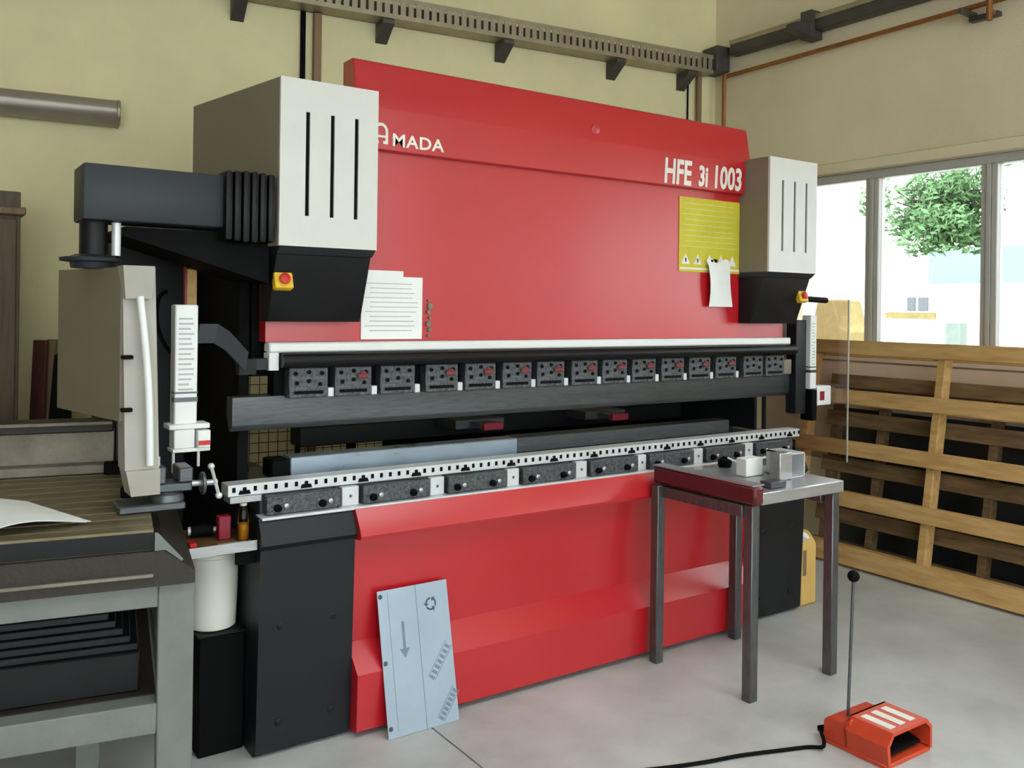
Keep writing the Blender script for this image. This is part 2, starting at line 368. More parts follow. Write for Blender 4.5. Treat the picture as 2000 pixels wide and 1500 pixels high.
# ram ledge, hose, punch clamps, punch
lg = obj('ram_ledge', MB().box(1.105, 4.01, 3.15, 3.21, 1.452, 1.489, .006), 'white_paint', PB)
obj('ledge_end', MB().box(1.105, 1.142, 3.15, 3.21, 1.388, 1.452, .002), 'white_paint', PB)
obj('ledge_end', MB().box(1.06, 1.104, 3.16, 3.21, 1.39, 1.432, .002), 'slate', PB)
obj('tool_rail', MB().box(1.142, 4.01, 3.205, 3.27, 1.29, 1.49), 'matte_black', PB)
hs = obj('black_hose', MB().cyl((1.145, 3.135, 1.424), (4.018, 3.135, 1.424), .027, 20), 'rubber', PB)
PX = [1.181, 1.36, 1.549, 1.749, 1.935, 2.122, 2.303, 2.495, 2.675, 2.858, 3.048, 3.236, 3.426, 3.634, 3.807]
pc_me = shape('punch_clamp', MB().box(0, .152, 0, .05, 0, .112, .003), 'steel_clamp')
pcb_me = shape('bolt', MB().cyl((0, -.004, 0), (0, .004, 0), .008, 10), 'matte_black')
pcs_me = shape('key_slot', MB().box(.02, .132, -.003, .004, .014, .026), 'matte_black')
lug_me = shape('lug', MB().box(-.012, .012, 0, .03, 0, .034, .002), 'steel_bright')
tag_me = shape('lever', MB().cyl((0, -.003, 0), (0, .01, 0), .016, 12).box(-.024, .022, -.006, -.001, -.012, .006, .002), 'lever_red')
for i, x in enumerate(PX):
    p = inst('punch_clamp', pc_me, PB, T((x, 3.152, 1.284)))
    for (bx_, bz) in ((.025, .09), (.076, .095), (.127, .09), (.03, .055), (.12, .05), (.076, .062)): inst('bolt', pcb_me, p, T((x+bx_, 3.152, 1.284+bz)))
    inst('key_slot', pcs_me, p, T((x, 3.152, 1.284)))
    if i not in (0, 2, 13, 14): inst('lever', tag_me, p, T((x+.115, 3.150, 1.362)))
    if i < 13: inst('lug', lug_me, PB, T((x+.152+.016, 3.160, 1.284)))
obj('ledge_end', MB().box(3.965, 4.03, 3.16, 3.21, 1.29, 1.37, .003), 'fixture_steel', PB)
punch = obj('punch', MB().prism([(3.195, 1.292), (3.195, 1.19), (3.215, 1.168), (3.232, 1.168), (3.26, 1.22), (3.26, 1.292)], 'X', .988, 4.127, .0015), 'steel_dark', PB, 'long dark steel punch hanging from the ram')
# cylinder covers with slots, black hoods
def head(x0, x1, s, estop_x):
    zt, zb = 2.418, 1.832
    xi, xo = (x1, x0) if s < 0 else (x0, x1)     # inner / outer front edges
    fl_ = .115 * s
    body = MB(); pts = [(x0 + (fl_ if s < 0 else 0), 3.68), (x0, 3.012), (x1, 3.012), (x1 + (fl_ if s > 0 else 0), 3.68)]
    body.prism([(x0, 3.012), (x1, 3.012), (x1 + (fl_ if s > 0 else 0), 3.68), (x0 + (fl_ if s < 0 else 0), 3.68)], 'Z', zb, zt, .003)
    hd = obj('cylinder_cover', body, 'head_side_shade', PB)
    # front plate in strips around the three slots
    W = x1 - x0; sl = [x0 + W*f for f in (.27, .52, .77)]; sw = .0075; z0, z1 = 1.94, 2.305
    f = MB(); xs = [x0] + [q for c in sl for q in (c-sw, c+sw)] + [x1]
    for a in range(0, len(xs), 2): f.box(xs[a], xs[a+1], 3.0, 3.012, z0, z1)
    f.box(x0, x1, 3.0, 3.012, zb, z0); f.box(x0, x1, 3.0, 3.012, z1, zt)
    bmesh.ops.remove_doubles(f.bm, verts=f.bm.verts[:], dist=.0002)
    fp = obj('front_plate', f, 'light_grey', hd, 'light grey front plate with three vertical slots')
    for c in sl: obj('vent_slot', MB().box(c-sw, c+sw, 3.008, 3.0125, z0, z1), 'matte_black', hd)
    obj('cover_chamfer', MB().prism([(3.0, 1.832), (3.03, 1.806), (3.2, 1.806), (3.2, 1.832)], 'X', x0+.004, x1-.004), 'slate', hd)
    hood = obj('cylinder_hood', MB().prism([(3.03, 1.806), (3.118, 1.566), (3.198, 1.566), (3.198, 1.806)], 'X', x0+.003, x1-.008, .003), 'black_paint', PB)
    ang = math.atan2(.088, .24)
    em = T((estop_x, 3.066, 1.708)) @ Matrix.Rotation(-ang, 4, 'X')
    e = obj('emergency_stop', MB(em).box(-.034, .034, -.022, .01, -.031, .031, .004), 'yellow', hood)
    obj('push_button', MB(em @ T((0, -.022, 0)) @ Matrix.Rotation(R(90), 4, 'X')).lathe([(.012, -.005), (.012, .006), (.020, .008), (.020, .014), (.014, .018)], n=16), 'estop_red', e)
    return hood
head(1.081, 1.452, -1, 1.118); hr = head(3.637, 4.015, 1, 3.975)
obj('warning_rod', MB().cyl((4.02, 3.07, 1.70), (4.2, 3.07, 1.695), .016, 12), 'matte_black', hr)
# side frames (C frames), rear
def cframe(x0, x1):
    b = MB(); b.box(x0, x1, 3.62, 4.35, .862, 1.83); b.box(x0, x1, 3.28, 3.62, 1.56, 1.83)
    b.prism([(3.28, 1.56), (3.62, 1.40), (3.62, 1.56)], 'X', x0, x1); b.prism([(3.45, .862), (3.62, .862), (3.62, 1.1)], 'X', x0, x1)
    obj('side_frame', b, 'black_paint', PB)
cframe(1.09, 1.16); cframe(3.97, 4.04)
obj('frame_cover', MB().box(1.035, 1.078, 3.285, 4.3, .88, 1.80, .004), 'matte_black', PB)
obj('frame_cover', MB().box(3.945, 3.968, 3.34, 4.3, .97, 1.50, .004), 'charcoal', PB)
obj('ram_guide', MB().box(1.08, 1.15, 3.272, 3.34, 1.36, 1.8), 'matte_black', PB)
obj('cross_beam', MB().box(1.16, 3.97, 4.1, 4.2, 1.5, 1.83), 'black_paint', PB)
obj('electrical_cabinet', MB().box(.735, 1.015, 3.92, 4.45, .05, 1.90, .006), 'charcoal', PB)
obj('back_gauge_beam', MB().box(1.5, 3.9, 3.86, 3.98, .985, 1.075, .004), 'black_paint', PB)
for gx in (2.35, 3.15):
    g = obj('gauge_finger', MB().box(gx-.14, gx+.14, 3.68, 3.86, 1.04, 1.085, .003).box(gx-.06, gx+.06, 3.58, 3.70, 1.05, 1.075, .002), 'steel_dark', PB)
    obj('finger_tip', MB().box(gx-.055, gx+.055, 3.56, 3.58, 1.045, 1.08, .002), 'crimson', g)
mg = MB()
for i in range(60): mg.cyl((1.18+i*.05, 4.5, .62), (1.18+i*.05, 4.5, 1.46), .0022, 5)
for i in range(18): mg.cyl((1.16, 4.503, .62+i*.05), (4.15, 4.503, .62+i*.05), .0022, 5)
rg = obj('rear_guard_frame', MB().box(1.14, 1.17, 4.485, 4.515, 0, 1.5).box(2.02, 2.06, 4.48, 4.52, 0, 1.5).box(4.13, 4.16, 4.485, 4.515, 0, 1.5).box(1.14, 4.16, 4.485, 4.515, 1.47, 1.5).box(1.14, 4.16, 4.485, 4.515, .58, .61), 'matte_black', PB)
obj('rear_guard_mesh', mg, 'wire', rg, kind='stuff')
obj('rear_tank', MB().box(2.2, 4.1, 4.25, 4.45, .3, 1.35, .01), 'matte_black', PB)
# control arm, bellows, pendant
arm = obj('pendant_arm', MB().box(.466, .91, 3.02, 3.20, 1.882, 2.058, .008, 2), 'slate', PB)
for i in range(6):
    x = .895 + i*.029; gr = .03 - abs(i-2.5)*.003
    obj('bellows_fold', MB().box(x, x+.026, 3.0-gr*.3, 3.22+gr*.3, 1.862-gr, 2.058+gr*.7, .011, 2), 'rubber', PB)
obj('arm_bracket', MB().prism([(.60, 1.872), (1.075, 1.872), (1.075, 1.70), (.74, 1.80), (.60, 1.84)], 'Y', 3.08, 3.40), 'matte_black', PB)
post = obj('pendant_post', MB().cyl((.512, 3.11, 1.772), (.512, 3.11, 1.884), .042, 24), 'black_paint', PB)
obj('post_tube', MB().cyl((.572, 3.07, 1.775), (.572, 3.07, 1.88), .014, 14), 'steel_bright', post)
obj('post_flange', MB(T((.505, 3.11, 1.756))).lathe([(.058, -.022), (.062, -.004), (.090, 0), (.092, .010), (.060, .016), (.045, .022)], n=28), 'slate', post)
A_, B_, C_ = Vector((.561, 2.93, 0)), Vector((.455, 3.42, 0)), Vector((.66, 2.925, 0))
D_ = B_ + (C_ - A_)
def q4(a, b, c, d, z): return [Vector((p.x, p.y, z)) for p in (a, b, c, d)]
pen = obj('control_pendant', MB().hexa(q4(A_, B_, D_, C_, 1.262), q4(A_, B_, D_, C_, 1.735)), 'pendant_beige', PB, 'beige control pendant hanging from the swivel arm')
# front edge of the pendant: sloped light column with head block, foot and grip
e1 = (C_ - A_); n1 = Vector((-.0, -1, 0))
def col(a0, a1, b0, b1, z0, z1, o0, o1, dp=.10):
    p = lambda t, o, z: Vector((A_.x + e1.x*t, A_.y - o, z))
    return [p(a0, o0, z0), p(a1, o0, z0), p(a1, o0-dp, z0), p(a0, o0-dp, z0)], [p(b0, o1, z1), p(b1, o1, z1), p(b1, o1-dp, z1), p(b0, o1-dp, z1)]
obj('edge_column', MB().hexa(*col(.12, 1.12, .02, .98, 1.115, 1.735, .035, .012)), 'pendant_light', pen)
obj('edge_head', MB().hexa(*col(.05, .82, -.06, .86, 1.638, 1.738, .045, .062)), 'pendant_light', pen)
obj('edge_foot', MB().hexa(*col(.30, 1.15, .12, 1.12, 1.035, 1.115, .04, .05)), 'pendant_light', pen)
g0 = Vector((A_.x + e1.x*.46, A_.y-.05, 1.645)); g1 = Vector((A_.x + e1.x*.80, A_.y-.055, 1.13))
gp = [g0 + (g1-g0)*t + Vector((.006*math.sin(math.pi*t), -.012*math.sin(math.pi*t), 0)) for t in [i/10 for i in range(11)]]
obj('grip', MB().tube(gp, .011, 12), 'white_paint', pen, 'pale upright grip bar')
for z in (1.46, 1.30): obj('latch', MB().box(A_.x-.002, A_.x+.030, A_.y-.045, A_.y-.02, z-.006, z+.006, .002), 'matte_black', pen)
# left light guard column with brackets
def guard(x0, x1, y, z0, z1):
    c = obj('light_guard', MB().box(x0, x1, y, y+.06, z0, z1, .004), 'white_paint', PB, 'white light curtain column with printed label')
    lb = MB(); zz = z1-.05
    while zz > z0 + .12:
        lb.box(x0+.012, x1-.012-random.random()*.02, y-.0012, y+.001, zz, zz+.006); zz -= .017
    obj('label_print', lb, 'paper_print', c)
    obj('band', MB().box(x0-.001, x1+.001, y-.002, y+.03, z0+.09, z0+.105).box(x0-.001, x1+.001, y-.002, y+.03, z0+.118, z0+.124), 'steel_dark', c)
    return c
lgc = guard(.765, .840, 3.10, 1.205, 1.622)
obj('guard_foot', MB().box(.745, .878, 3.08, 3.16, 1.205, 1.222, .002).box(.762, .83, 3.085, 3.15, 1.14, 1.205, .003).box(.836, .878, 3.07, 3.15, 1.14, 1.20, .003).box(.757, .880, 3.08, 3.155, 1.128, 1.14, .002), 'white_paint', lgc)
obj('red_label', MB().box(.838, .876, 3.067, 3.071, 1.15, 1.165), 'estop_red', lgc)
obj('foot_pin', MB().cyl((.764, 3.10, 1.06), (.764, 3.10, 1.13), .005, 8), 'steel_bright', lgc)
obj('foot_pin', MB().cyl((.846, 3.10, 1.075), (.846, 3.10, 1.13), .005, 8), 'steel_bright', lgc)
gb = [(.84, 3.13, 1.527), (.90, 3.13, 1.527), (.945, 3.14, 1.50), (.99, 3.155, 1.455), (1.02, 3.165, 1.425)]
bb = MB()
for a, c in zip(gb, gb[1:]):
    bb.hexa([(a[0], a[1]-.01, a[2]-.036), (c[0], c[1]-.01, c[2]-.036), (c[0], c[1]+.012, c[2]-.036), (a[0], a[1]+.012, a[2]-.036)], [(a[0]+.012, a[1]-.01, a[2]+.03), (c[0]+.012, c[1]-.01, c[2]+.03), (c[0]+.012, c[1]+.012, c[2]+.03), (a[0]+.012, a[1]+.012, a[2]+.03)])
obj('guard_bracket', bb, 'slate', PB)
obj('guard_bracket', MB().box(1.0, 1.062, 3.16, 3.20, 1.375, 1.432), 'black_paint', PB)
# right light guard, black bar, plexiglass side guard
obj('guard_bar', MB().box(4.055, 4.142, 3.15, 3.22, 1.07, 1.585, .004), 'charcoal', PB)
rgc = guard(4.152, 4.205, 3.13, 1.205, 1.612)
obj('guard_foot', MB().box(4.16, 4.20, 3.12, 3.2, 1.03, 1.2, .003), 'matte_black', rgc)
obj('guard_box', MB().box(4.205, 4.325, 3.12, 3.19, 1.112, 1.218, .004), 'white_paint', rgc)
obj('red_label', MB().box(4.225, 4.262, 3.1175, 3.122, 1.14, 1.19), 'crimson', rgc)
plx = obj('side_guard', MB().box(4.345, 4.350, 3.03, 3.62, .80, 1.70), 'plexi', PB, 'clear plastic side guard sheet')
obj('guard_edge', MB().box(4.343, 4.352, 3.026, 3.032, .80, 1.70), 'pendant_light', PB)
obj('guard_frame', MB().box(4.34, 4.356, 3.60, 3.62, 0, 1.72), 'steel_dark', PB)
obj('guard_hinge', MB().box(4.2, 4.345, 3.16, 3.175, 1.15, 1.17).box(4.04, 4.345, 3.45, 3.47, 1.6, 1.62).box(4.04, 4.345, 3.45, 3.47, .9, .92), 'steel_dark', PB)
# hanging cable on the electrical cabinet
cp = [onD(338-12*math.cos(t)-30*max(0, math.sin(t)), 650-62*math.cos(t), 3.55) for t in [i*math.pi/12 for i in range(13)]]
obj('cable_loop', MB().tube(cp, .008, 8), 'matte_black', PB)

# ------------------------------------------------------------------ things on the press
sb = thing('job_sheet', (1.62, 3.198, 1.5), 'white printed job sheets taped to red ram under left hood', 'paper')
obj('sheet', MB().box(1.484, 1.753, 3.1955, 3.199, 1.497, 1.745), 'paper', sb)
obj('sheet', MB().box(1.484, 1.665, 3.194, 3.1955, 1.60, 1.768), 'paper', sb)
pr = MB()
for i in range(11):
    z = 1.715 - i*.0185; pr.box(1.50 + (.02 if i % 3 else 0), 1.735 - random.random()*.05, 3.1932, 3.1958, z, z+.003)
obj('print', pr, 'paper_print', sb)
yp = thing('warning_placard', (3.42, 3.199, 1.82), 'yellow safety placard stuck on red ram beside right cover', 'placard')
obj('board', MB().box(3.198, 3.668, 3.1965, 3.1995, 1.823, 2.197), 'yellow_placard', yp)
b = MB()
for i in range(9):
    z = 2.165 - i*.027; b.box(3.215+.02*(i % 2), 3.56 + .07*random.random(), 3.1958, 3.197, z, z+.004)
obj('print', b, 'yellow_pale', yp)
b = MB(); b.box(3.205, 3.66, 3.1957, 3.197, 1.835, 1.845)
for i in range(5): b.prism([(3.215+i*.085, 1.862), (3.275+i*.085, 1.862), (3.245+i*.085, 1.915)], 'Y', 3.1957, 3.197)
obj('symbol_row', b, 'sticker_white', yp)
b = MB()
for i in range(3): b.box(3.24+i*.085, 3.25+i*.085, 3.1952, 3.1958, 1.872, 1.892)
obj('print', b, 'print_dark', yp)
tp = thing('note_sheet', (3.48, 3.19, 1.65), 'curled torn white note hung over the yellow placard', 'paper')
def tf(u, v):
    x = 3.385 + .165*u + .012*v; z = 1.885 - .235*v + .012*math.sin(u*9)*(1-v)
    return Vector((x, 3.190 - .016*math.sin(v*3.1)*math.cos(u*2) - .010*v*u - (.01 if v > .05 else 0), z))
obj('sheet', MB().sheet(tf, 8, 10, .0012), 'paper', tp)
obj('clip', MB().box(3.41, 3.425, 3.178, 3.1965, 1.872, 1.888).box(3.44, 3.455, 3.178, 3.1965, 1.876, 1.892), 'matte_black', tp)
b = MB(); 
for i in range(7): b.cyl((1.782+.006*(i % 2), 3.19, 1.51+i*.024), (1.782+.006*(i % 2), 3.201, 1.51+i*.024), .006+.003*(i % 3), 10)
obj('magnet_row', b, 'fixture_steel', PB)
obj('steel_bar', MB().box(1.262, 2.335, 3.34, 3.43, .963, 1.036, .004), 'steel_film', label='shiny bluish steel bar lying on the bed beside black end block', cat='bar')
obj('steel_bar', MB().box(2.345, 3.765, 3.36, 3.46, .963, 1.034, .004), 'steel_dark', label='dull grey longer steel bar lying on the bed behind right half', cat='bar')
obj('stop_block', MB().box(1.185, 1.258, 3.33, 3.44, .963, 1.03, .004), 'matte_black', label='small black block at the end of the bluish bar', cat='block')

# ------------------------------------------------------------------ leaning film-covered sheet
ang = math.atan(.225)
PM = T((1.688, 3.012, .001)) @ Matrix.Rotation(-ang, 4, 'X') @ Matrix.Rotation(R(1.0), 4, 'Z')
pn = thing('steel_sheet', (1.688, 3.012, 0), 'blue film-covered metal sheet leaning on red apron', 'sheet')
obj('sheet', MB(PM).box(-.155, .156, -.002, .002, 0, .537), 'film_blue', pn)
b = MB(PM); b.box(.010, .0125, -.0026, -.0015, 0, .537); b.box(-.113, -.1112, -.0026, -.0015, .02, .53); obj('film_line', b, 'print_grey', pn)
b = MB(PM)
for k in range(3):
    a0 = math.radians(90 + 120*k)
    for q in range(6):
        t0, t1 = a0 + q*.26, a0 + (q+1)*.26
        for (ra, rb) in ((.018, .025),):
            P_ = lambda r, t: (.075 + r*math.cos(t), .455 + r*math.sin(t))
            b.prism([P_(ra, t0), P_(rb, t0), P_(rb, t1), P_(ra, t1)], 'Y', -.0026, -.0015)
    t1 = a0 + 1.85; P_ = lambda r, t: (.075 + r*math.cos(t), .455 + r*math.sin(t))
    b.prism([P_(.010, a0+1.42), P_(.034, a0+1.42), P_(.0215, t1+.1)], 'Y', -.0028, -.0015)
obj('recycling_symbol', b, 'print_dark', pn)
b = MB(PM); b.box(-.062, -.050, -.0026, -.0015, .31, .41); b.prism([(-.078, .31), (-.034, .31), (-.056, .275)], 'Y', -.0026, -.0015); obj('arrow_print', b, 'print_grey', pn)
b = MB(PM)
for (cx, cz, ln) in ((.095, .235, .15), (.115, .07, .13)):
    m2 = PM @ T((cx, -.002, cz)) @ Matrix.Rotation(R(-52), 4, 'Y')
    bb = MB(m2)
    for i in range(7):
        x = -ln/2 + i*ln/7; bb.box(x, x+.012, -.0006, .0005, -.012, .012)
    bb.box(-ln/2, ln/2, -.0006, .0005, .016, .0185); bb.box(-ln/2, ln/2, -.0006, .0005, -.0185, -.016)
    obj('diagonal_print', bb, 'print_grey', pn)
for z in (.515, .27, .035): obj('corner_hole', MB(PM).cyl((-.143, -.0035, z), (-.143, .003, z), .009, 12), 'print_dark', pn)

# ------------------------------------------------------------------ small steel table with red edge
tb = thing('work_table', (3.15, 2.76, 0), 'small steel welding table with red-edged side standing before press', 'table')
LEG = [(2.910, 3.02), (2.950, 2.505), (3.452, 3.03), (3.480, 2.50)]
for i, (x, y) in enumerate(LEG):
    obj('leg', MB().box(x-.024, x+.024, y-.024, y+.024, 0, .82, .004), 'leg_steel', tb)
obj('side_rail', MB().box(2.917, 2.963, 2.53, 3.0, .765, .815, .003), 'leg_steel', tb)
obj('side_rail', MB().box(3.44, 3.485, 2.53, 3.0, .77, .815, .003), 'leg_steel', tb)
obj('table_top', MB().box(2.97, 3.52, 2.465, 3.06, .82, .872, .004), 'steel', tb)
obj('red_edge', MB().prism([(2.910, .825), (2.970, .825), (2.970, .902), (2.910, .902)], 'Y', 2.455, 3.06, .010), 'red_dull', tb, 'dark red painted edge bar')
obj('edge_plate', MB().box(2.913, 2.985, 2.47, 3.06, .902, .908), 'steel', tb)
obj('card_box', MB().box(3.185, 3.3, 2.74, 2.80, .8735, .955, .003), 'paper', label='small white carton on the steel table', cat='box')
obj('metal_block', MB().box(3.245, 3.33, 2.60, 2.66, .8735, .995, .003), 'steel', label='upright grey metal block between white carton and square tube', cat='block')
b = MB(); b.box(3.345, 3.351, 2.62, 2.76, .8735, .985); b.box(3.439, 3.445, 2.62, 2.76, .8735, .985); b.box(3.345, 3.445, 2.62, 2.76, .979, .985); b.box(3.345, 3.445, 2.62, 2.76, .8735, .878)
obj('square_tube', b, 'steel_bright', label='short bright square tube offcut on the steel table', cat='tube')
ck = thing('hand_clamp', (3.29, 3.04, .872), 'black star knob with steel lever on table by the bed', 'knob')
obj('knob', MB().lathe([(.03, 0), (.034, .012), (.034, .035), (.02, .045), (.012, .05)], (3.31, 2.98, .8735), 8), 'matte_black', ck)
obj('lever', MB().cyl((3.31, 2.965, .918), (3.37, 2.90, .885), .006, 8), 'steel_bright', ck)
obj('flat_plate', MB().box(3.065, 3.165, 2.5, 2.56, .8735, .90, .002), 'steel_dark', label='flat dark steel plate by the red edge', cat='plate')

# ------------------------------------------------------------------ foot pedal
fp = thing('foot_pedal', (3.04, 1.97, 0), 'orange-red foot pedal with tall rod and black ball', 'pedal', R(1))
hd = MB(); 
prof_o = [(2.915, .012), (2.905, .085), (2.94, .128), (3.155, .128), (3.19, .095), (3.19, .012)]
pts_i = [(2.93, .02), (2.922, .082), (2.948, .115), (3.148, .115), (3.177, .09), (3.177, .02)]
y0, y1 = 1.845, 2.02
for i in range(5):
    a, c, d, e = prof_o[i], prof_o[i+1], pts_i[i+1], pts_i[i]
    hd.hexa([(a[0], y0, a[1]), (c[0], y0, c[1]), (d[0], y0, d[1]), (e[0], y0, e[1])], [(a[0], y1, a[1]), (c[0], y1, c[1]), (d[0], y1, d[1]), (e[0], y1, e[1])])
hd.prism(prof_o, 'Y', y1-.008, y1)
obj('hood', hd, 'orange_red', fp)
obj('base', MB().box(2.912, 3.19, 1.85, 2.11, 0, .016, .003), 'orange_red', fp)
obj('rear_housing', MB().prism([(2.0, .014), (2.0, .122), (2.04, .098), (2.10, .098), (2.118, .08), (2.118, .014)], 'X', 2.915, 3.16, .004), 'orange_red', fp)
obj('treadle', MB().prism([(1.87, .03), (1.87, .042), (2.0, .075), (2.0, .063)], 'X', 2.95, 3.155, .002), 'matte_black', fp)
for i in range(3): obj('top_glint', MB().box(2.96+i*.062, 2.995+i*.062, 1.87, 1.99, .1275, .130), 'sticker_white', fp)  # white strips stand in for reflections on the hood top
p0 = Vector((2.985, 2.06, .095)); p1 = onD(1681, 1112, (p0.x*FWD.x + p0.y*FWD.y) + .05)
obj('rod', MB().cyl(p0, p1, .006, 10), 'steel_dark', fp)
obj('ball', MB().sphere(p1 + Vector((0, 0, .01)), .023, 20), 'matte_black', fp)
obj('gland', MB().cyl((2.94, 2.116, .04), (2.93, 2.15, .03), .016, 12, .011), 'matte_black', fp)
cpx = [(1648, 1436), (1600, 1443), (1540, 1452), (1470, 1463), (1400, 1478), (1330, 1490), (1250, 1500), (1120, 1508), (960, 1516), (760, 1530)]
pts = [Vector((2.932, 2.145, .03)), onZ(1632, 1440, .02)] + [onZ(*p, .008) for p in cpx[1:]]
# smooth
def smooth(pts, k=4):
    out = []
    for i in range(len(pts)-1):
        a, b_, c, d = pts[max(i-1, 0)], pts[i], pts[i+1], pts[min(i+2, len(pts)-1)]
        for j in range(k):
            t = j/k; out.append(.5*((2*b_) + (c-a)*t + (2*a-5*b_+4*c-d)*t*t + (3*b_-a-3*c+d)*t**3))
    return out + [pts[-1]]
obj('cable', MB().tube(smooth(pts), .007, 8), 'matte_black', fp)

# ------------------------------------------------------------------ T-slot table in the left foreground
c0 = onZ(312, 1053, .98)
TM = T((c0.x, c0.y, 0)) @ Matrix.Rotation(R(-10.6), 4, 'Z')
tt = thing('slotted_table', (c0.x, c0.y, 0), 'heavy T-slot steel table on grey painted frame', 'table', R(-10.6))
TD, TL = 1.13, 2.1
prof = [(0, .922), (0, .98)]
y = .055
while y < TD - .05:
    prof += [(y, .98), (y, .968), (y-.008, .968), (y-.008, .955), (y+.024, .955), (y+.024, .968), (y+.016, .968), (y+.016, .98)]; y += .098
prof += [(TD, .98), (TD, .922)]
obj('slotted_top', MB(TM).prism(prof, 'X', -TL, 0), 'tslot_steel', tt)
obj('top_lip', MB(TM).box(-TL, -.001, -.004, .0, .924, .972), 'black_paint', tt)
obj('table_body', MB(TM).prism([(-TL, .822), (.112, .822), (.112, .858), (.03, .922), (-TL, .922)], 'Y', -.02, TD), 'cast_brown', tt)
obj('body_lip', MB(TM).box(-TL, .0, -.034, -.02, .852, .862, .002), 'fixture_steel', tt)
obj('end_gusset', MB(TM).prism([(.003, .975), (.003, .924), (.032, .924), (.075, .889), (.08, .893), (.012, .973)], 'Y', -.022, -.012), 'frame_grey', tt)
def leg(x0, x1, y0, y1): return obj('leg', MB(TM).box(x0, x1, y0, y1, 0, .82, .004), 'frame_grey', tt)
leg(.014, .112, 0, .09); leg(.014, .112, TD-.1, TD-.01); leg(-TL+.02, -TL+.118, 0, .09); leg(-TL+.02, -TL+.118, TD-.1, TD-.01)
obj('frame_rail', MB(TM).box(-TL+.118, .014, .0, .07, .757, .82, .003), 'frame_grey', tt)
obj('frame_rail', MB(TM).box(-TL+.118, .014, TD-.09, TD-.02, .757, .82, .003), 'frame_grey', tt)
obj('frame_rail', MB(TM).box(-TL+.118, .014, .0, .07, .395, .482, .003), 'frame_grey', tt)
obj('frame_rail', MB(TM).box(-TL+.118, .014, TD-.09, TD-.02, .395, .482, .003), 'frame_grey', tt)
obj('frame_rail', MB(TM).box(.03, .10, .09, TD-.1, .395, .482, .003), 'frame_grey', tt)
obj('strut', MB(TM).box(-.205, -.135, .35, .41, 0, .47, .003), 'frame_grey', tt)
obj('shelf', MB(TM).box(-TL+.118, .014, .07, TD-.09, .47, .484), 'cast_brown', tt)
obj('storage_box', MB(TM).box(-1.9, -.03, .10, .60, .4855, .60, .004), 'black_paint', label='long dark flat crate on the slotted table shelf', cat='crate')
ORD = ['longest and lowest', 'second lowest', 'third lowest', 'middle', 'third from top', 'second from top', 'shortest and topmost']
for i in range(7):
    obj('bar_stock', MB(TM).box(-1.85+.03*(i % 3), -.035-.02*i, .12+.012*i, .42+.01*i, .6005+i*.0205, .6200+i*.0205, .002), 'charcoal', label=ORD[i] + ' dark bar of the stepped stack on the slotted table shelf', cat='bar', group='stacked bars under the slotted table')
# fixture along the far side of the table
def TL_(x, y, z): return TM @ Vector((x, y, z))
fx = thing('clamping_fixture', TM @ Vector((-.6, 1.0, .98)), 'worn steel angle fixture bolted along far edge of slotted table', 'fixture', R(-10.6))
obj('foot', MB(TM).box(-1.6, -.10, .965, 1.03, .981, 1.018, .004), 'fixture_steel', fx)
obj('web', MB(TM).box(-1.6, -.105, 1.03, 1.10, .981, 1.135, .004), 'fixture_steel', fx)
obj('cap_beam', MB(TM).box(-1.6, -.11, .995, 1.105, 1.135, 1.178, .004), 'cast_brown', fx)
obj('cap_ledge', MB(TM).box(-1.6, -.112, .985, 1.0, 1.162, 1.176, .002), 'fixture_steel', fx)
obj('clamp_block', MB(TM).box(-.14, -.06, .93, .985, .981, 1.025, .004), 'matte_black', label='small black clamp block by the fixture foot', cat='block')
obj('clamp_block', MB(TM).box(-.085, -.02, .47, .53, .981, 1.012, .004), 'matte_black', label='small black clamp block beside the vice', cat='block')
# booklet
bk = thing('booklet', onZ(90, 1040, .981), 'open white booklet with curled corner on slotted table', 'booklet')
pa, pb_, pc, pd = onZ(-60, 1012, .985), onZ(62, 1006, .985), onZ(190, 1043, .985), onZ(0, 1078, .985)
def bf(u, v, h=0):
    p = (pa*(1-u) + pb_*u)*(1-v) + (pd*(1-u) + pc*u)*v
    z = .9835 + h + .030*max(0, math.sin(math.pi*(u*.85+.08)))*(.35+.65*v)*(1-.75*u) + .012*(1-u)
    return Vector((p.x, p.y, z))
obj('page', MB().sheet(lambda u, v: bf(u, v, .004), 16, 8, .0015), 'paper', bk)
obj('page', MB().sheet(lambda u, v: bf(u*.97, v*.97, .0), 16, 8, .0015), 'paper', bk)
# vice on the right end
VM = TM @ T((.06, .29, .9805)) @ Matrix.Rotation(R(8), 4, 'Z') @ Matrix.Diagonal((1.15, 1.15, 1.1, 1))
vc = thing('machine_vice', VM.translation, 'small dark machine vice with screw on right end of slotted table', 'vice')
obj('base', MB(VM).box(-.14, .03, -.05, .06, 0, .022, .004).lathe([(.045, .022), (.042, .04), (.03, .05)], (-.01, 0, 0), 20), 'steel_dark', vc)
obj('body', MB(VM).box(-.055, .05, -.035, .035, .048, .075, .004), 'steel_dark', vc)
obj('jaw', MB(VM).box(-.055, -.02, -.045, .045, .075, .125, .004), 'steel_dark', vc)
obj('jaw', MB(VM).box(.012, .05, -.045, .045, .075, .118, .004), 'steel_dark', vc)
obj('screw', MB(VM).cyl((.05, 0, .062), (.125, 0, .060), .009, 12), 'steel', vc)
obj('handle', MB(VM).cyl((.118, -.05, .03), (.118, .04, .10), .005, 8).sphere((.118, -.05, .03), .010, 10).sphere((.118, .04, .10), .010, 10), 'steel_bright', vc)
obj('swivel_ring', MB(VM).tube([(.085+.0*t, .028*math.cos(t), .06+.028*math.sin(t)) for t in [i*math.pi/8 for i in range(17)]], .006, 8), 'steel_dark', vc)
obj('pin', MB(VM).cyl((-.04, -.02, .12), (-.04, -.02, .15), .008, 8), 'steel_bright', vc)

